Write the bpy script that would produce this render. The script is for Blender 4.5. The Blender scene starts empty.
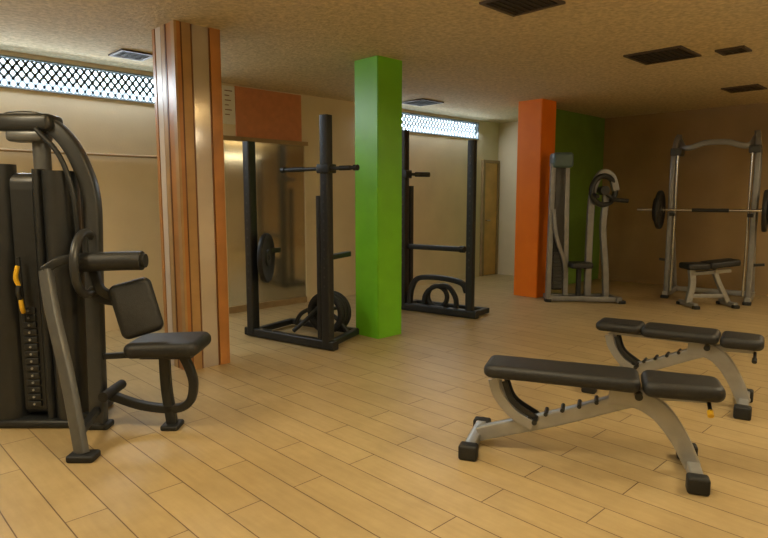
import bpy, bmesh, math
from mathutils import Vector, Matrix
R=math.radians
scene=bpy.context.scene
H=2.74
# ------------------------------------------------------------ materials
def newmat(name):
    m=bpy.data.materials.new(name); m.use_nodes=True
    return m,m.node_tree,m.node_tree.nodes['Principled BSDF']
def mat(name,col,rough=.5,metal=0.,noise=.12,scale=12,bump=0.0,bscale=80,spec=.5):
    m,nt,b=newmat(name)
    tc=nt.nodes.new('ShaderNodeTexCoord'); n=nt.nodes.new('ShaderNodeTexNoise')
    n.inputs['Scale'].default_value=scale; n.inputs['Detail'].default_value=5
    nt.links.new(tc.outputs['Object'],n.inputs['Vector'])
    r=nt.nodes.new('ShaderNodeValToRGB')
    r.color_ramp.elements[0].position=.3; r.color_ramp.elements[1].position=.7
    r.color_ramp.elements[0].color=tuple(c*(1-noise) for c in col)+(1,)
    r.color_ramp.elements[1].color=tuple(min(1,c*(1+noise)) for c in col)+(1,)
    nt.links.new(n.outputs['Fac'],r.inputs['Fac']); nt.links.new(r.outputs['Color'],b.inputs['Base Color'])
    b.inputs['Roughness'].default_value=rough; b.inputs['Metallic'].default_value=metal
    b.inputs['Specular IOR Level'].default_value=spec
    if bump>0:
        n2=nt.nodes.new('ShaderNodeTexNoise'); n2.inputs['Scale'].default_value=bscale; n2.inputs['Detail'].default_value=6
        nt.links.new(tc.outputs['Object'],n2.inputs['Vector'])
        bp=nt.nodes.new('ShaderNodeBump'); bp.inputs['Strength'].default_value=bump; bp.inputs['Distance'].default_value=.01
        nt.links.new(n2.outputs['Fac'],bp.inputs['Height']); nt.links.new(bp.outputs['Normal'],b.inputs['Normal'])
    return m
def emit(name,col,s):
    m,nt,b=newmat(name)
    b.inputs['Base Color'].default_value=(*col,1); b.inputs['Emission Color'].default_value=(*col,1)
    b.inputs['Emission Strength'].default_value=s
    return m
M_wall=mat('plaster_beige',(.74,.64,.46),.75,noise=.06,scale=2,bump=.15,bscale=60)
M_back=mat('plaster_brown',(.34,.235,.11),.7,noise=.14,scale=1.5,bump=.2)
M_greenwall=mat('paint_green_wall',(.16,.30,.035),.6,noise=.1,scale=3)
M_ceil=mat('ceiling_plaster',(.60,.50,.31),.9,noise=.22,scale=28,bump=1.0,bscale=45)
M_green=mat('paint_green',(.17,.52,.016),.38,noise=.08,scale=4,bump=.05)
M_orange=mat('paint_orange',(1.0,.24,.012),.45,noise=.07,scale=4,bump=.05)
M_terra=mat('paint_terracotta',(.62,.25,.12),.6,noise=.08)
M_black=mat('black_powdercoat',(.014,.016,.017),.42,noise=.2,scale=30,bump=.05)
M_char=mat('charcoal_shroud',(.022,.024,.025),.33,noise=.15,scale=8)
M_grey=mat('grey_frame_paint',(.05,.053,.054),.34,metal=.3,noise=.08)
M_midgrey=mat('mid_grey_frame_paint',(.13,.135,.135),.36,metal=.4,noise=.08)
M_silver=mat('silver_frame_paint',(.37,.38,.38),.32,metal=.5,noise=.08)
M_steel=mat('dull_steel_paint',(.24,.245,.25),.34,metal=.5,noise=.1)
M_vinyl=mat('black_vinyl',(.015,.016,.016),.5,noise=.25,scale=60,bump=.25,bscale=160)
M_rubber=mat('black_rubber',(.011,.012,.012),.6,noise=.2)
M_chrome=mat('chrome_bar',(.6,.6,.58),.22,metal=1,noise=.05)
M_yellow=mat('yellow_plastic',(.75,.45,.02),.4)
M_mirror=mat('aged_mirror',(.50,.47,.37),.10,metal=.85,noise=.03)
M_colmirror=mat('column_mirror_strip',(.66,.60,.54),.12,metal=.7,noise=.05,scale=3)
M_cream=mat('cream_strip',(.64,.53,.42),.3,noise=.05,scale=3)
M_wood1=mat('varnished_wood_orange',(.44,.19,.05),.32,noise=.15,scale=5)
M_wood2=mat('varnished_wood_dark',(.15,.058,.02),.35,noise=.2,scale=6)
M_wood3=mat('varnished_wood_tan',(.42,.25,.10),.35,noise=.15,scale=5)
M_vent=mat('vent_dark_metal',(.03,.022,.015),.6)
M_ventf=mat('vent_frame',(.08,.055,.035),.6)
M_trim=mat('trim_wood',(.36,.25,.13),.5)
M_door=mat('door_wood',(.66,.40,.13),.45,noise=.15,scale=4)
M_white=mat('paper_white',(.80,.78,.72),.7,noise=.03)
M_ink=mat('ink_red_brown',(.22,.09,.06),.7)
M_lattice=mat('lattice_metal',(.24,.29,.32),.6)
M_sky=emit('window_daylight_glass',(.76,.91,1.0),7)
M_fill=emit('fill_diffuser',(1,.85,.60),2.2)  # glow of the added fill pendants outside the view
M_blue=mat('cap_plastic_bluegrey',(.09,.15,.16),.35)
def floor_mat():
    m,nt,b=newmat('floor_wood_tile'); N=nt.nodes.new; L=nt.links.new
    tc=N('ShaderNodeTexCoord'); mp=N('ShaderNodeMapping'); mp.inputs['Rotation'].default_value=(0,0,R(90))
    L(tc.outputs['Object'],mp.inputs['Vector'])
    br=N('ShaderNodeTexBrick'); br.offset=.37; br.offset_frequency=2
    br.inputs['Scale'].default_value=1; br.inputs['Brick Width'].default_value=1.15; br.inputs['Row Height'].default_value=.18
    br.inputs['Mortar Size'].default_value=.003; br.inputs['Mortar Smooth'].default_value=.2; br.inputs['Bias'].default_value=0
    br.inputs['Color1'].default_value=(.50,.385,.20,1); br.inputs['Color2'].default_value=(.455,.345,.175,1)
    br.inputs['Mortar'].default_value=(.15,.095,.045,1)
    L(mp.outputs['Vector'],br.inputs['Vector'])
    mp2=N('ShaderNodeMapping'); mp2.inputs['Scale'].default_value=(12,1.4,1)
    L(tc.outputs['Object'],mp2.inputs['Vector'])
    n=N('ShaderNodeTexNoise'); n.inputs['Scale'].default_value=3; n.inputs['Detail'].default_value=8; L(mp2.outputs['Vector'],n.inputs['Vector'])
    rr=N('ShaderNodeValToRGB'); rr.color_ramp.elements[0].position=.3; rr.color_ramp.elements[1].position=.75
    rr.color_ramp.elements[0].color=(.91,.90,.87,1); rr.color_ramp.elements[1].color=(1.03,1.02,1,1)
    L(n.outputs['Fac'],rr.inputs['Fac'])
    n3=N('ShaderNodeTexNoise'); n3.inputs['Scale'].default_value=1.6; n3.inputs['Detail'].default_value=8; n3.inputs['Roughness'].default_value=.7; L(tc.outputs['Object'],n3.inputs['Vector'])
    r3=N('ShaderNodeValToRGB'); r3.color_ramp.elements[0].position=.35; r3.color_ramp.elements[1].position=.65
    r3.color_ramp.elements[0].color=(.86,.84,.80,1); r3.color_ramp.elements[1].color=(1.04,1.04,1.03,1)
    L(n3.outputs['Fac'],r3.inputs['Fac'])
    mx=N('ShaderNodeMix'); mx.data_type='RGBA'; mx.blend_type='MULTIPLY'; mx.inputs[0].default_value=1
    mx3=N('ShaderNodeMix'); mx3.data_type='RGBA'; mx3.blend_type='MULTIPLY'; mx3.inputs[0].default_value=1
    L(br.outputs['Color'],mx.inputs[6]); L(rr.outputs['Color'],mx.inputs[7]); L(mx.outputs[2],mx3.inputs[6]); L(r3.outputs['Color'],mx3.inputs[7]); L(mx3.outputs[2],b.inputs['Base Color'])
    b.inputs['Roughness'].default_value=.42; b.inputs['Specular IOR Level'].default_value=.4
    bp=N('ShaderNodeBump'); bp.inputs['Strength'].default_value=.4; bp.inputs['Distance'].default_value=.004; bp.invert=True
    L(br.outputs['Fac'],bp.inputs['Height']); L(bp.outputs['Normal'],b.inputs['Normal'])
    return m
M_floor=floor_mat()
# ------------------------------------------------------------ geometry helpers
def link(o,parent=None):
    scene.collection.objects.link(o)
    if parent is not None: o.parent=parent
    return o
def mesh_obj(name,bm,m,parent=None,smooth=False):
    bmesh.ops.recalc_face_normals(bm,faces=bm.faces[:])
    me=bpy.data.meshes.new(name); bm.to_mesh(me); bm.free()
    if smooth:
        for p in me.polygons: p.use_smooth=True
    me.materials.append(m)
    return link(bpy.data.objects.new(name,me),parent)
def empty(name,x,y,rot=0):
    e=bpy.data.objects.new(name,None); e.location=(x,y,0); e.rotation_euler=(0,0,R(rot)); e.empty_display_size=.2
    return link(e)
def box(name,a,b_,m,parent=None,bev=0):
    bm=bmesh.new(); bmesh.ops.create_cube(bm,size=1)
    c=[(a[i]+b_[i])/2 for i in range(3)]; s=[abs(b_[i]-a[i]) for i in range(3)]
    for v in bm.verts: v.co=Vector((v.co[i]*s[i]+c[i] for i in range(3)))
    if bev>0: bmesh.ops.bevel(bm,geom=bm.edges[:]+bm.verts[:],offset=bev,segments=4,profile=.5,affect='EDGES')
    o=mesh_obj(name,bm,m,parent,smooth=False)
    if bev>0:
        for p in o.data.polygons: p.use_smooth=True
        o.data.set_sharp_from_angle(angle=R(40))
    return o
def pad(name,c,s,m,parent,rot=(0,0,0),bev=.025,taper=1.0):
    bm=bmesh.new(); bmesh.ops.create_cube(bm,size=1)
    for v in bm.verts:
        t=1.0 if v.co.x<0 else taper
        v.co=Vector((v.co.x*s[0],v.co.y*s[1]*t,v.co.z*s[2]))
    ve=[e for e in bm.edges if abs(e.verts[0].co.z-e.verts[1].co.z)>1e-4]
    bmesh.ops.bevel(bm,geom=ve,offset=min(s[0],s[1])*.18,segments=5,profile=.5,affect='EDGES')
    bm.normal_update()
    he=[e for e in bm.edges if len(e.link_faces)==2 and abs(e.link_faces[0].normal.z-e.link_faces[1].normal.z)>.5]
    bmesh.ops.bevel(bm,geom=he,offset=min(bev,s[2]*.42),segments=4,profile=.5,affect='EDGES')
    o=mesh_obj(name,bm,m,parent,smooth=True)
    o.data.set_sharp_from_angle(angle=R(50))
    o.location=c; o.rotation_euler=[R(a) for a in rot]
    return o
def smoothpath(pts,n=6):
    pts=[Vector(p) for p in pts]
    if len(pts)<3: return pts
    out=[]; P=[2*pts[0]-pts[1]]+pts+[2*pts[-1]-pts[-2]]
    for i in range(1,len(P)-2):
        for k in range(n):
            t=k/n; a,b,c,d=P[i-1],P[i],P[i+1],P[i+2]
            out.append(.5*((2*b)+(c-a)*t+(2*a-5*b+4*c-d)*t*t+(-a+3*b-3*c+d)*t**3))
    out.append(pts[-1]); return out
def sweep(name,pts,w,h,m,parent,n=(0,1,0),rnd=False,sm=True,w2=None,h2=None):
    P=smoothpath(pts) if sm else [Vector(p) for p in pts]
    n=Vector(n).normalized(); bm=bmesh.new(); rings=[]
    if rnd: prof=[(math.cos(2*math.pi*k/14)/2,math.sin(2*math.pi*k/14)/2) for k in range(14)]
    else:
        prof=[]; c=.14
        for cx,cy,a0 in ((.5-c,.5-c,0),(-.5+c,.5-c,90),(-.5+c,-.5+c,180),(.5-c,-.5+c,270)):
            for k in range(4): a=R(a0+30*k); prof.append((cx+c*math.cos(a),cy+c*math.sin(a)))
    for i,p in enumerate(P):
        t=(P[min(i+1,len(P)-1)]-P[max(i-1,0)]).normalized()
        s=(n-n.dot(t)*t)
        if s.length<.05: s=Vector((1,0,0))-t.x*t
        s.normalize(); u=t.cross(s)
        f=i/(len(P)-1); ww=w+(w2-w)*f if w2 else w; hh=h+(h2-h)*f if h2 else h
        rings.append([bm.verts.new(p+s*(a*ww)+u*(b*hh)) for a,b in prof])
    k=len(prof)
    for i in range(len(rings)-1):
        for j in range(k):
            bm.faces.new((rings[i][j],rings[i][(j+1)%k],rings[i+1][(j+1)%k],rings[i+1][j]))
    bm.faces.new(rings[0][::-1]); bm.faces.new(rings[-1])
    o=mesh_obj(name,bm,m,parent,smooth=True); o.data.set_sharp_from_angle(angle=R(50)); return o
def rod(name,a,b,r,m,parent): 
    d=(Vector(b)-Vector(a)).normalized(); n=(0,1,0) if abs(d.y)<.8 else (1,0,0)
    return sweep(name,[a,b],2*r,2*r,m,parent,n=n,rnd=True,sm=False)
def beam(name,a,b,w,h,m,parent,n=(0,1,0)): return sweep(name,[a,b],w,h,m,parent,n=n,sm=False)
def lathe(name,prof,c,axis,m,parent,seg=40,closed=True):
    bm=bmesh.new(); rings=[]
    for k in range(seg):
        a=2*math.pi*k/seg
        rings.append([bm.verts.new((r*math.cos(a),r*math.sin(a),z)) for r,z in prof])
    L=len(prof)
    for k in range(seg):
        for j in range(L if closed else L-1):
            A,B=rings[k],rings[(k+1)%seg]
            bm.faces.new((A[j],A[(j+1)%L],B[(j+1)%L],B[j]))
    o=mesh_obj(name,bm,m,parent,smooth=True); o.data.set_sharp_from_angle(angle=R(40))
    o.location=c; o.rotation_mode='QUATERNION'; o.rotation_quaternion=Vector((0,0,1)).rotation_difference(Vector(axis).normalized())
    return o
def plate(name,c,axis,r,th,parent,m=None,hole=.025):
    t=th/2
    return lathe(name,[(hole,-t),(hole,t),(r*.3,t),(r*.34,t*.55),(r*.78,t*.55),(r*.84,t),(r*.97,t),(r,t*.6),(r,-t*.6),(r*.97,-t),(r*.84,-t),(r*.78,-t*.55),(r*.34,-t*.55),(r*.3,-t)],c,axis,m or M_rubber,parent)
def torus(name,c,axis,Rr,r,m,parent,fl=1.0):
    prof=[(Rr+r*math.cos(2*math.pi*k/12),fl*r*math.sin(2*math.pi*k/12)) for k in range(12)]
    return lathe(name,prof,c,axis,m,parent)
# ------------------------------------------------------------ room shell
X0,X1,Y0,Y1=-3.0,9.95,-2.5,6.5
box('floor',(X0-.2,Y0-.2,-.12),(X1+.2,Y1+.3,0),M_floor)
box('ceiling',(X0-.2,Y0-.2,H),(X1+.2,Y1+.3,H+.12),M_ceil)
wl=empty('wall_left',0,0)
zb,zt=2.41,2.70; W1=(-1.2,3.05); W2=(5.9,8.62)
def wseg(n,x0,x1,z0,z1): box(n,(x0,Y1,z0),(x1,Y1+.18,z1),M_wall,wl)
wseg('lower',X0-.2,9.22,0,zb); wseg('head',X0-.2,9.22,zt,H)
wseg('pier_a',X0-.2,W1[0],zb,zt); wseg('pier_b',W1[1],W2[0],zb,zt); wseg('pier_c',W2[1],9.22,zb,zt)
box('wall_alcove',(9.22,4.95,0),(9.4,Y1+.18,H),M_wall)
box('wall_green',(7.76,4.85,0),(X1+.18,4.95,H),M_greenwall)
box('wall_back',(X1,Y0-.2,0),(X1+.18,4.85,H),M_back)
box('wall_right',(X0-.2,Y0-.18,0),(X1,Y0,H),M_wall)
box('wall_rear',(X0-.18,Y0,0),(X0,Y1,H),M_wall)
def window(name,x0,x1):
    e=empty(name,0,0)
    box('glass',(x0,Y1+.07,zb),(x1,Y1+.09,zt),M_sky,e)
    for nm,a,b in (('frame_top',(x0,Y1-.01,zt-.015),(x1,Y1+.06,zt)),('frame_bottom',(x0,Y1-.015,zb),(x1,Y1+.06,zb+.015)),
                 ('frame_l',(x0,Y1-.01,zb),(x0+.025,Y1+.06,zt)),('frame_r',(x1-.025,Y1-.01,zb),(x1,Y1+.06,zt))):
        box(nm,a,b,M_lattice,e)
    bm=bmesh.new(); y=Y1+.04; hh=zt-zb; sp=.074; w=.024
    for sgn in (1,-1):
        k=-int(hh/sp)-1
        while x0+k*sp<x1+hh:
            xa=x0+k*sp; xb=xa+hh*.77
            if sgn<0: za,zc=zt,zb
            else: za,zc=zb,zt
            t0=max(0,(x0-xa)/(xb-xa)); t1=min(1,(x1-xa)/(xb-xa))
            if t1>t0:
                p=Vector((xa+(xb-xa)*t0,y,za+(zc-za)*t0)); q=Vector((xa+(xb-xa)*t1,y,za+(zc-za)*t1))
                d=(q-p).normalized(); u=Vector((-d.z,0,d.x))*w/2; dy=Vector((0,.005,0))
                V=[bm.verts.new(s) for s in (p-u-dy,p+u-dy,p+u+dy,p-u+dy,q-u-dy,q+u-dy,q+u+dy,q-u+dy)]
                for f in ((0,1,2,3),(7,6,5,4),(0,4,5,1),(1,5,6,2),(2,6,7,3),(3,7,4,0)): bm.faces.new([V[i] for i in f])
            k+=1
    mesh_obj('lattice',bm,M_lattice,e)
window('window_1',*W1); window('window_2',*W2)
box('trim_1',(3.84,Y1-.02,2.13),(4.80,Y1,2.72),M_terra)
mir=empty('wall_mirror',0,0)
box('glass',(3.66,Y1-.012,.08),(4.84,Y1-.004,2.08),M_mirror,mir)
box('frame_top',(3.62,Y1-.05,2.08),(4.88,Y1,2.13),M_trim,mir); box('frame_l',(3.62,Y1-.03,0),(3.66,Y1,2.08),M_wall,mir)
box('frame_r',(4.84,Y1-.03,0),(4.88,Y1,2.08),M_wall,mir); box('frame_b',(3.66,Y1-.03,0),(4.84,Y1,.08),M_trim,mir)
sg=empty('wall_sign',0,0)
box('sheet',(3.665,Y1-.012,2.27),(3.835,Y1,2.71),M_white,sg)
for i in range(6):
    z=2.66-i*.055; w=(.10,.06,.08,.05,.09,.06)[i]
    box('text_line_%d'%i,(3.70,Y1-.015,z-.010),(3.70+w,Y1-.0121,z),M_ink,sg)
rod('trim_2',(X0,Y1-.02,1.84),(3.4,Y1-.02,1.84),.013,M_trim,None)
d=empty('door_1',0,0)
box('leaf',(8.78,Y1-.03,0.01),(9.16,Y1-.005,2.02),M_door,d)
box('jamb_l',(8.72,Y1-.05,0),(8.78,Y1,2.07),M_trim,d); box('jamb_r',(9.16,Y1-.05,0),(9.21,Y1,2.07),M_trim,d); box('head',(8.78,Y1-.05,2.02),(9.16,Y1,2.07),M_trim,d)
rod('handle',(8.83,Y1-.06,1.0),(8.93,Y1-.06,1.0),.01,M_chrome,d); rod('handle_stem',(8.83,Y1-.06,1.0),(8.83,Y1-.02,1.0),.01,M_chrome,d)
box('baseboard_back',(X1-.015,Y0,0),(X1,4.85,.08),M_back); box('baseboard_left',(4.9,Y1-.015,0),(8.7,Y1,.07),M_wall)
# ------------------------------------------------------------ columns
def column(name,x,y,w,m):
    bm=bmesh.new(); bmesh.ops.create_cube(bm,size=1)
    for v in bm.verts: v.co=Vector((x+w/2+v.co.x*w,y+w/2+v.co.y*w,H/2+v.co.z*H))
    e=[e for e in bm.edges if abs(e.verts[0].co.z-e.verts[1].co.z)>1]
    bmesh.ops.bevel(bm,geom=e,offset=.008,segments=2,affect='EDGES')
    return mesh_obj(name,bm,m)
column('green_column',4.05,4.25,.34,M_green)
column('orange_column',7.36,4.49,.38,M_orange)
wc=empty('wood_clad_column',2.155,4.505)
S=.39
box('core',(.02,.02,0),(S-.02,S-.02,H),M_wood2,wc)
strips=[(0,.055,M_wood3,.02),(.055,.068,M_wood2,.012),(.068,.15,M_wood1,.014),(.15,.165,M_wood2,.018),(.165,.23,M_wood3,.02),(.23,.245,M_wood2,.012),(.245,.335,M_cream,.016),(.335,.345,M_wood2,.012),(.345,.39,M_wood1,.02)]
strips2=[(0,.05,M_wood1,.02),(.05,.065,M_wood2,.014),(.065,.135,M_wood3,.016),(.135,.15,M_wood2,.012),(.15,.285,M_colmirror,.014),(.285,.30,M_wood2,.012),(.30,.39,M_wood1,.02)]
for i,(a,b,m,t) in enumerate(strips):
    a2=S-b; b2=S-a
    box('west_strip_%d'%i,(.02-t,max(a,.0),0),(.021,b,H),m,wc)
    box('east_strip_%d'%i,(S-.021,a2,0),(S-.02+t,b2,H),m,wc)
for i,(a,b,m,t) in enumerate(strips2):
    a3=max(a,.0215); b3=min(b,S-.0215)
    box('south_strip_%d'%i,(a3,.02-t,0),(b3,.021,H),m,wc)
    box('north_strip_%d'%i,(a3,S-.021,0),(b3,S-.02+t,H),m,wc)
# ------------------------------------------------------------ ceiling vents
def vent(x,y,s,sy=None):
    sy=sy or s
    e=empty('ceiling_vent',x,y); z=H
    a,b=s/2,sy/2
    box('frame_n',(-a,b-.03,z-.015),(a,b,z),M_ventf,e); box('frame_s',(-a,-b,z-.015),(a,-b+.03,z),M_ventf,e)
    box('frame_w',(-a,-b+.03,z-.015),(-a+.03,b-.03,z),M_ventf,e); box('frame_e',(a-.03,-b+.03,z-.015),(a,b-.03,z),M_ventf,e)
    box('back',(-a+.03,-b+.03,z-.004),(a-.03,b-.03,z),M_vent,e)
    n=max(3,int(sy/.06))
    for i in range(n):
        yy=-b+.03+(i+.5)*(sy-.06)/n
        box('slat_%d'%i,(-a+.03,yy-.006,z-.012),(a-.03,yy+.006,z-.004),M_vent,e)
vent(5.97,2.37,.52); vent(6.23,1.84,.24); vent(8.45,2.35,.40); vent(3.69,2.43,.42); vent(2.37,5.83,.32); vent(6.41,5.84,.45)
# ------------------------------------------------------------ lights (pendants added out of view as up + down fill)
WARM=(1,.85,.59)
def fill_lamp(x,y,down,up,sx=.9,sy=.3,hz=2.42):
    e=empty('added_fill_pendant',x,y)  # made-up fixture, hung off-frame to brighten floor, ceiling and far walls
    box('housing',(-sx/2-.02,-sy/2-.02,hz-.03),(sx/2+.02,sy/2+.02,hz+.03),M_white,e)
    box('diffuser_down',(-sx/2,-sy/2,hz-.036),(sx/2,sy/2,hz-.03),M_fill,e)
    box('diffuser_up',(-sx/2,-sy/2,hz+.03),(sx/2,sy/2,hz+.036),M_fill,e)
    for s in (-.35,.35): rod('cord',(s,0,hz+.03),(s,0,H),.004,M_black,e)
    for nm,p,z,rx in (('fill_down',down,hz-.05,0),('fill_up',up,hz+.05,180)):
        l=bpy.data.lights.new(nm,'AREA'); l.shape='RECTANGLE'; l.size=sx; l.size_y=sy; l.energy=p; l.color=WARM
        o=bpy.data.objects.new(nm,l); link(o,e); o.location=(0,0,z); o.rotation_euler=(R(rx),0,0)
fill_lamp(1.6,1.5,28,34); fill_lamp(-.2,.3,14,18); fill_lamp(-.2,3.6,24,26); fill_lamp(4.2,-.1,30,36); fill_lamp(7.6,.2,32,34)
def winlight(x0,x1,p):
    l=bpy.data.lights.new('daylight','AREA'); l.shape='RECTANGLE'; l.size=x1-x0; l.size_y=.25; l.energy=p; l.color=(.84,.93,1)
    o=bpy.data.objects.new('window_daylight',l); link(o); o.location=((x0+x1)/2,Y1-.03,(zb+zt)/2); o.rotation_euler=(R(-42),0,0)
winlight(W1[0],W1[1],62); winlight(W2[0],W2[1],24)
# ------------------------------------------------------------ selectorised arm machine (left)
g=empty('seated_arm_weight_machine',1.327,3.66,-44.2)
box('tower_body',(-.95,.06,.05),(-.29,.40,1.55),M_char,g,bev=.06)
sweep('shroud_lobe_right',[(-.345,.10,.05),(-.345,.10,1.56)],.24,.19,M_char,g,n=(0,1,0),rnd=True,sm=False)
sweep('shroud_lobe_mid',[(-.455,.07,.05),(-.455,.07,1.57)],.13,.06,M_char,g,n=(0,1,0),rnd=True,sm=False)
sweep('shroud_lobe_left',[(-.76,.10,.05),(-.76,.10,1.60)],.24,.28,M_char,g,n=(0,1,0),rnd=True,sm=False)
box('tower_base',(-.97,-.03,0),(-.24,.42,.05),M_black,g,bev=.02)
box('stack_slot',(-.62,.045,.1),(-.49,.07,1.45),M_black,g)
for i in range(14): box('stack_plate_%d'%i,(-.595,.03,.12+i*.045),(-.515,.05,.155+i*.045),M_black,g,bev=.004)
for i in range(14): rod('pin_hole_%d'%i,(-.555,.024,.1375+i*.045),(-.555,.035,.1375+i*.045),.007,M_silver,g)
sweep('pin_handle_grip',[(-.575,-.01,1.0),(-.585,-.02,.93),(-.575,-.01,.88)],.03,.025,M_yellow,g,rnd=True)
sweep('pin_handle_mid',[(-.575,-.01,.88),(-.575,-.02,.84),(-.57,-.01,.80)],.034,.03,M_rubber,g,rnd=True)
sweep('pin_handle_lower',[(-.57,-.01,.80),(-.56,-.02,.75),(-.565,0,.72)],.03,.025,M_yellow,g,rnd=True)
rod('pin_cord',(-.575,0,1.05),(-.565,0,.66),.012,M_black,g)
rod('guide_post',(-.47,.14,1.5),(-.47,.14,1.80),.05,M_midgrey,g)
rod('guide_post_rear',(-.82,.16,1.5),(-.82,.16,1.78),.05,M_char,g)
sweep('main_arch_frame',[(-.64,.08,1.84),(-.58,.08,1.86),(-.42,.08,1.85),(-.29,.08,1.75),(-.20,.08,1.58),(-.155,.08,1.38),(-.15,.05,1.0),(-.15,.02,.5),(-.15,0,.03)],.075,.09,M_grey,g,n=(0,1,0))
sweep('arch_inner_rail',[(-.42,.0,1.80),(-.30,.0,1.66),(-.235,.0,1.48),(-.215,.0,1.3),(-.215,.02,1.0)],.03,.03,M_black,g,rnd=True)
box('top_cover',(-.68,.0,1.79),(-.34,.18,1.89),M_char,g,bev=.03)
box('top_cover_under',(-.62,.02,1.73),(-.40,.16,1.80),M_midgrey,g,bev=.025)
pad('post_foot',(-.15,0,.018),(.15,.11,.036),M_rubber,g,bev=.01)
sweep('front_leg',[(-.29,-.22,1.0),(-.24,-.27,.78),(-.13,-.36,.42),(-.03,-.45,.03)],.045,.075,M_midgrey,g,n=(.3,1,.2))
pad('front_leg_foot',(-.02,-.455,.018),(.15,.11,.036),M_rubber,g,bev=.01)
sweep('yoke_beam',[(-.30,-.22,1.0),(-.22,-.18,1.05),(-.12,-.10,1.05),(-.13,.05,1.0)],.05,.06,M_black,g,n=(0,0,1))
beam('leg_brace',(-.15,0,.12),(-.06,-.42,.12),.04,.04,M_black,g,n=(1,0,0))
torus('cam_wheel_rim',(-.14,-.06,1.02),(1,.1,0),.18,.024,M_grey,g)
for k in range(3):
    a=R(90+120*k); rod('cam_spoke_%d'%k,(-.14,-.06,1.02),(-.14,-.06+.17*math.cos(a),1.02+.17*math.sin(a)),.016,M_black,g)
rod('cam_hub',(-.20,-.06,1.02),(-.09,-.06,1.02),.04,M_grey,g)
sweep('arm_pad',[(-.14,-.14,1.03),(-.11,-.14,1.035),(.0,-.14,1.04),(.16,-.14,1.045),(.22,-.14,1.045)],.11,.11,M_vinyl,g,rnd=True)
sweep('arm_pad_end',[(.21,-.14,1.045),(.24,-.14,1.045)],.08,.08,M_rubber,g,rnd=True,sm=False)
sweep('forearm_lever',[(-.10,-.06,.98),(-.06,-.06,.86),(.02,.02,.80)],.04,.05,M_black,g)
pad('chest_pad',(.14,-.06,.755),(.24,.33,.085),M_vinyl,g,rot=(80,-14,20),bev=.035)
beam('chest_pad_bracket',(-.15,.02,.80),(.09,.0,.77),.04,.05,M_black,g)
pad('seat_pad',(.30,0,.52),(.44,.36,.085),M_vinyl,g,rot=(0,-2,0),bev=.035)
box('seat_plate',(.16,-.1,.455),(.46,.1,.48),M_black,g)
beam('seat_link',(-.15,.02,.44),(.2,.02,.46),.035,.035,M_black,g)
sweep('seat_post',[(.27,0,.46),(.275,0,.25),(.30,0,.03)],.05,.06,M_black,g)
sweep('seat_curved_frame',[(.38,.0,.46),(.42,.0,.37),(.44,.0,.27),(.41,.0,.16),(.31,.0,.12),(.12,.0,.14),(-.06,.0,.20),(-.15,0,.22)],.05,.05,M_black,g)
sweep('base_rail',[(-.4,.1,.05),(-.15,.0,.05)],.06,.05,M_black,g,n=(0,0,1),sm=False)
pad('seat_foot',(.30,0,.015),(.11,.14,.03),M_rubber,g,bev=.01)
rod('foot_rest',(-.06,-.12,.23),(-.06,.14,.23),.03,M_rubber,g)
# ------------------------------------------------------------ racks
r1=empty('squat_rack',3.32,4.78,11)
beam('front_beam',(0,-.62,.05),(0,.55,.05),.08,.08,M_black,r1,n=(1,0,0))
beam('upright_main',(0,-.53,.03),(0,-.53,2.13),.09,.085,M_black,r1)
beam('upright_far',(0,.46,.03),(0,.46,1.95),.09,.10,M_black,r1)
for i in range(16):
    rod('hole_r_%d'%i,(-.0455,-.53,.6+i*.085),(-.035,-.53,.6+i*.085),.009,M_grey,r1); rod('hole_l_%d'%i,(-.0525,.46,.5+i*.085),(-.035,.46,.5+i*.085),.009,M_grey,r1)
beam('upright_inner',(.0,-.445,.05),(.0,-.445,1.42),.05,.05,M_black,r1)
rod('cross_handle',(-.02,-.88,1.66),(-.02,-.02,1.66),.017,M_black,r1)
for s in (-.88,-.02): rod('handle_knob',(-.02,s-.02,1.66),(-.02,s+.02,1.66),.026,M_black,r1)
box('handle_clamp',(-.06,-.60,1.62),(.06,-.46,1.70),M_black,r1,bev=.01)
rod('handle_grip_a',(-.02,-.28,1.66),(-.02,-.10,1.66),.021,M_rubber,r1); rod('handle_grip_b',(-.02,-.82,1.66),(-.02,-.70,1.66),.021,M_rubber,r1)
beam('safety_arm',(0,-.53,.86),(.42,-.45,.86),.05,.05,M_black,r1); beam('safety_arm_far',(0,.46,.86),(.36,.43,.86),.05,.05,M_black,r1)
beam('rear_leg_r',(0,-.53,.05),(.6,-.40,.05),.06,.06,M_black,r1); beam('rear_leg_l',(0,.46,.05),(.6,.5,.05),.06,.06,M_black,r1)
beam('rear_cross',(.6,-.40,.05),(.6,.5,.05),.06,.06,M_black,r1,n=(1,0,0))
sweep('curved_brace_a',[(.05,-.5,.38),(.2,-.35,.40),(.32,-.15,.32),(.30,.0,.18),(.2,.1,.06)],.045,.045,M_black,r1,n=(0,0,1),rnd=True)
sweep('curved_brace_b',[(.5,-.38,.05),(.45,-.25,.2),(.42,-.05,.28),(.45,.2,.2),(.5,.35,.06)],.045,.045,M_black,r1,n=(0,0,1),rnd=True)
rod('plate_peg',(.38,-.16,.27),(.62,-.16,.27),.02,M_black,r1)
for i,x in enumerate((.40,.46,.52)): torus('weight_ring_%d'%i,(x,-.16,.245),(1,.15,0),.18,.033,M_rubber,r1,fl=.8)
rod('plate_peg_side',(.02,.46,.80),(.10,.34,.80),.02,M_black,r1)
plate('weight_plate',(.10,.355,.80),(-.5,.86,0),.25,.05,r1)

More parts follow.
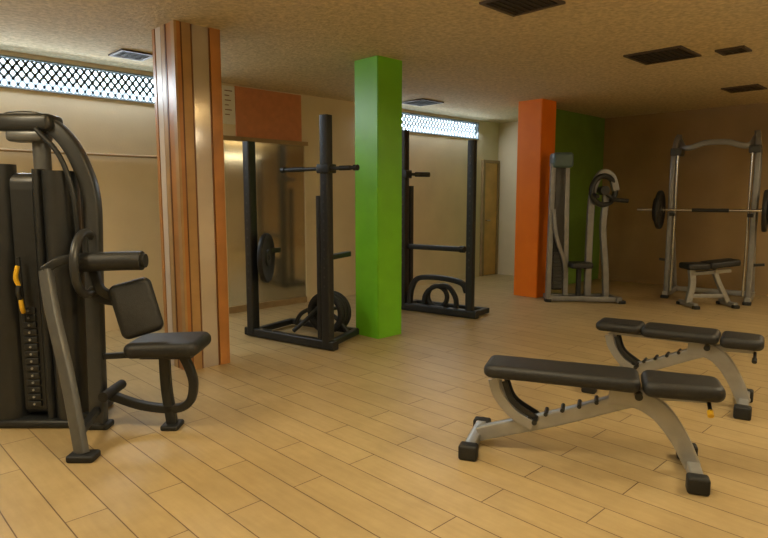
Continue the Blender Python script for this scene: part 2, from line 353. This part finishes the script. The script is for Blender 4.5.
r2=empty('squat_rack',5.47,4.72,10)
beam('front_beam',(0,-.56,.05),(0,.56,.05),.09,.09,M_black,r2,n=(1,0,0))
beam('upright_main',(0,.47,.03),(0,.47,2.22),.09,.10,M_black,r2)
beam('upright_inner',(.14,.47,.03),(.14,.47,1.55),.06,.07,M_black,r2)
beam('upright_near',(0,-.46,.03),(0,-.46,2.05),.085,.085,M_black,r2)
for i in range(16):
    rod('hole_a_%d'%i,(-.0545,.47,.6+i*.09),(-.045,.47,.6+i*.09),.01,M_grey,r2); rod('hole_b_%d'%i,(-.047,-.46,.6+i*.085),(-.035,-.46,.6+i*.085),.01,M_grey,r2)
rod('cross_handle',(-.1,.53,1.69),(.28,.28,1.69),.018,M_black,r2)
rod('handle_grip',(.12,.385,1.69),(.28,.28,1.69),.030,M_rubber,r2); box('handle_clamp',(-.06,.40,1.64),(.07,.54,1.74),M_black,r2,bev=.01)
beam('cross_brace',(.04,.45,.80),(.04,-.30,.80),.06,.06,M_black,r2,n=(1,0,0)); rod('brace_cap',(.04,-.3,.80),(.04,-.36,.80),.04,M_rubber,r2)
sweep('lower_loop_a',[(0,.38,.06),(0,.36,.26),(0,.28,.40),(0,.12,.44),(0,-.15,.44),(0,-.36,.40),(0,-.42,.30)],.06,.06,M_black,r2,n=(1,0,0))
sweep('lower_loop_b',[(.08,.22,.06),(.08,.20,.20),(.08,.10,.30),(.08,-.1,.34),(.08,-.22,.22),(.08,-.24,.06)],.05,.05,M_black,r2,n=(1,0,0))
beam('rear_leg_r',(0,-.5,.045),(.35,-.5,.045),.06,.06,M_black,r2); beam('rear_leg_l',(0,.5,.045),(.35,.5,.045),.06,.06,M_black,r2)
beam('rear_cross',(.35,-.53,.045),(.35,.53,.045),.06,.06,M_black,r2,n=(1,0,0))
torus('weight_ring',(.12,.05,.19),(1,.1,0),.13,.03,M_rubber,r2)
# ------------------------------------------------------------ far multi-press machine
q=empty('chest_press_machine',7.62,3.92,-44.2)
beam('tower_upright_a',(-.50,-.05,.03),(-.47,.0,1.86),.06,.07,M_steel,q); beam('tower_upright_b',(-.25,-.0,.03),(-.27,.05,1.86),.06,.07,M_steel,q)
box('tower_cap',(-.49,-.1,1.80),(-.22,.14,2.0),M_blue,q,bev=.04)
box('tower_shroud',(-.44,.0,.15),(-.29,.16,1.82),M_char,q,bev=.02)
for i in range(10): box('stack_plate_%d'%i,(-.43,-.03,.18+i*.05),(-.30,.0,.22+i*.05),M_grey,q)
sweep('diag_brace',[(-.46,-.05,1.25),(-.42,-.07,.9),(-.30,-.06,.55),(-.26,-.0,.3)],.04,.05,M_steel,q)
sweep('press_frame_a',[(.05,.0,.04),(.05,.0,.8),(.06,.0,1.35),(.10,.0,1.6),(.20,.0,1.74),(.32,.0,1.68),(.38,.0,1.5)],.07,.09,M_steel,q)
sweep('press_frame_b',[(.30,-.02,.04),(.27,-.02,.5),(.22,-.02,1.0),(.24,-.02,1.35),(.22,-.02,1.55)],.07,.08,M_steel,q)
torus('cam_ring',(.20,-.05,1.50),(.35,-1,0),.19,.038,M_black,q)
rod('cam_hub',(.20,-.12,1.50),(.20,.05,1.50),.06,M_black,q)
rod('handle_a',(.30,-.1,1.38),(.50,-.14,1.36),.028,M_rubber,q); rod('handle_arm',(.22,-.08,1.46),(.33,-.1,1.38),.025,M_black,q)
rod('handle_b',(.02,-.06,1.46),(.06,-.24,1.42),.025,M_rubber,q)
beam('base_front',(-.50,-.05,.05),(.44,-.2,.05),.07,.07,M_steel,q,n=(0,0,1)); beam('base_rear',(-.48,.1,.05),(.40,.1,.05),.07,.07,M_steel,q,n=(0,0,1))
beam('base_side',(.40,-.25,.05),(.36,.2,.05),.07,.07,M_steel,q,n=(0,0,1)); beam('base_side_l',(-.48,-.1,.05),(-.48,.14,.05),.07,.07,M_steel,q,n=(0,0,1))
pad('seat_pad',(-.08,-.05,.50),(.30,.28,.08),M_vinyl,q); beam('seat_post',(-.08,-.02,.06),(-.08,-.02,.46),.06,.06,M_black,q)
for x,y in ((-.5,-.06),(.44,-.22)): pad('foot',(x,y,.02),(.09,.09,.04),M_rubber,q,bev=.008)
# ------------------------------------------------------------ barbell press rack
s=empty('barbell_press_rack',8.9,2.77,10)
for sy,nm in ((.5,'l'),(-.5,'r')):
    sweep('upright_front_'+nm,[(-.04,sy,.05),(-.04,sy,1.2),(-.03,sy,1.9),(.02,sy*.97,2.16),(.10,sy*.93,2.25)],.07,.08,M_steel,s,n=(0,1,0))
    sweep('upright_rear_'+nm,[(.18,sy,.05),(.18,sy,1.2),(.17,sy,1.9),(.12,sy*.93,2.2)],.06,.07,M_steel,s,n=(0,1,0))
    beam('base_'+nm,(-.14,sy,.05),(.62,sy,.05),.07,.08,M_silver,s)
    for i in range(9): rod('rung_%s_%d'%(nm,i),(-.04,sy,.4+i*.17),(.16,sy,.4+i*.17),.014,M_black,s)
    sweep('strut_'+nm,[(.58,sy,.08),(.36,sy,.6),(.17,sy,1.0)],.05,.06,M_silver,s,n=(0,1,0))
    pad('foot_'+nm,(-.14,sy,.02),(.10,.1,.04),M_rubber,s,bev=.008)
    rod('guide_rod_'+nm,(-.09,sy*.88,.1),(-.09,sy*.88,2.02),.014,M_chrome,s)
    box('top_bracket_'+nm,(-.11,sy*.93-.07,1.98),(.14,sy*.93+.07,2.08),M_grey,s,bev=.01)
    box('j_hook_'+nm,(-.14,sy*.93-.035,1.15),(-.02,sy*.93+.035,1.20),M_black,s,bev=.01)
    plate('weight_plate_'+nm,(-.11,sy*1.26,1.235),(0,1,0),.27,.05,s); plate('weight_plate_small_'+nm,(-.11,sy*1.36,1.235),(0,1,0),.17,.035,s)
    rod('sleeve_'+nm,(-.11,sy*1.2,1.235),(-.11,sy*1.85,1.235),.025,M_chrome,s); rod('collar_'+nm,(-.11,sy*1.16,1.235),(-.11,sy*1.21,1.235),.04,M_chrome,s)
    sweep('plate_horn_'+nm,[(.14,sy,.5),(.14,sy*1.3,.52)],.04,.04,M_grey,s,n=(1,0,0),rnd=True,sm=False)
rod('bar',(-.11,-.6,1.235),(-.11,.6,1.235),.018,M_chrome,s); rod('bar_grip',(-.11,-.22,1.235),(-.11,.22,1.235),.026,M_black,s)
sweep('top_arch',[(.10,.47,2.22),(.06,.40,2.10),(.04,.30,2.09),(.04,.15,2.14),(.04,0,2.15),(.04,-.15,2.14),(.04,-.30,2.09),(.06,-.40,2.10),(.10,-.47,2.22)],.06,.075,M_steel,s,n=(1,0,0))
beam('rear_cross',(.58,-.5,.05),(.58,.5,.05),.06,.07,M_silver,s,n=(1,0,0))
# small bench by the rack
k=empty('weight_bench',8.36,2.60,-40)
pad('seat_pad',(-.18,0,.53),(.30,.28,.08),M_vinyl,k,rot=(0,0,0)); pad('back_pad',(.16,0,.56),(.42,.28,.08),M_vinyl,k,rot=(0,-6,0))
sweep('front_leg',[(-.22,0,.48),(-.20,0,.3),(-.24,0,.05)],.06,.08,M_silver,k); sweep('rear_leg',[(.08,0,.48),(.16,0,.3),(.30,0,.05)],.06,.06,M_silver,k)
beam('spine',(-.22,0,.43),(.30,0,.47),.06,.05,M_silver,k)
beam('low_rail',(-.22,0,.14),(.26,0,.14),.05,.05,M_silver,k)
beam('front_cross',(-.24,-.18,.04),(-.24,.18,.04),.05,.06,M_silver,k,n=(1,0,0)); beam('rear_cross',(.30,-.16,.04),(.30,.16,.04),.05,.06,M_silver,k,n=(1,0,0))
for x,y in ((-.24,-.18),(-.24,.18),(.3,-.16),(.3,.16)): pad('foot',(x,y,.02),(.08,.07,.04),M_rubber,k,bev=.008)
# ------------------------------------------------------------ adjustable benches
def bench(x,y,rot,L=1.0,pads=2):
    e=empty('adjustable_weight_bench',x,y,rot)
    if pads==2:
        pad('back_pad',(.45*L,0,.468),(.79*L,.27,.072),M_vinyl,e,bev=.03,rot=(0,.5,0))
        pad('seat_pad',(1.04*L,0,.458),(.37*L,.29,.078),M_vinyl,e,bev=.035,taper=.85)
    else:
        pad('head_pad',(.18*L,0,.475),(.36*L,.25,.065),M_vinyl,e,bev=.03)
        pad('back_pad',(.64*L,0,.47),(.56*L,.27,.07),M_vinyl,e,bev=.03)
        pad('seat_pad',(1.07*L,0,.462),(.29*L,.28,.075),M_vinyl,e,bev=.035,taper=.88)
    box('pad_plate',(.12*L,-.05,.415),(.80*L,.05,.432),M_silver,e)
    sweep('spine',[(.02,0,.07),(.10*L,0,.10),(.45*L,0,.22),(.72*L,0,.33),(.88*L,0,.39)],.055,.08,M_silver,e)
    sweep('front_leg',[(.70*L,0,.385),(.84*L,0,.375),(.95*L,0,.31),(1.04*L,0,.19),(1.11*L,0,.05)],.06,.12,M_silver,e,h2=.08)
    sweep('seat_support',[(.80*L,0,.37),(.95*L,0,.40),(1.16*L,0,.41)],.05,.045,M_silver,e)
    for sy in (-.045,.045):
        sweep('strut',[(.10*L,sy,.41),(.13*L,sy,.32),(.22*L,sy,.22),(.32*L,sy,.17)],.015,.055,M_silver,e)
        sweep('ladder_link',[(.16*L,sy*.8,.40),(.21*L,sy*.8,.29),(.34*L,sy*.8,.21)],.012,.03,M_black,e)
    for i in range(5):
        u=(.30+.085*i)*L; z=.165+.032*i+.045
        rod('ladder_tooth',(u,-.05,z),(u,.05,z),.011,M_black,e)
    rod('ladder_pin',(.33*L,-.08,.20),(.33*L,.08,.20),.014,M_black,e)
    rod('hinge',(.84*L,-.075,.40),(.84*L,.075,.40),.02,M_black,e)
    rod('pop_pin',(1.16*L,-.04,.40),(1.16*L,-.10,.37),.010,M_black,e); rod('pop_pin_knob',(1.16*L,-.09,.37),(1.16*L,-.115,.355),.015,M_yellow if pads==2 else M_black,e)
    beam('rear_cross',(0,-.19,.05),(0,.19,.05),.06,.06,M_silver,e,n=(1,0,0)); beam('front_cross',(1.11*L,-.18,.05),(1.11*L,.18,.05),.06,.06,M_silver,e,n=(1,0,0))
    for u in (0,1.11*L):
        for sy in (-1,1): pad('foot_cap',(u,sy*.20,.042),(.10,.075,.084),M_rubber,e,bev=.015)
    if pads==3:
        rod('wheel',(-.05,-.13,.045),(-.05,-.16,.045),.04,M_rubber,e); rod('wheel',(-.05,.13,.045),(-.05,.16,.045),.04,M_rubber,e)
bench(2.669,1.994,-64)
bench(4.20,2.03,-77,L=.86,pads=3)
# ------------------------------------------------------------ world, camera
w=bpy.data.worlds.new('world'); scene.world=w; w.use_nodes=True
w.node_tree.nodes['Background'].inputs[0].default_value=(.5,.6,.7,1); w.node_tree.nodes['Background'].inputs[1].default_value=.3
scene.view_settings.view_transform='Standard'
cam=bpy.data.cameras.new('camera'); co=bpy.data.objects.new('camera',cam); link(co)
cam.sensor_width=36; cam.lens=28.125; cam.clip_start=.05
co.location=(0,0,1.4); co.rotation_euler=(R(90-6.75),0,R(-44.2))
scene.camera=co
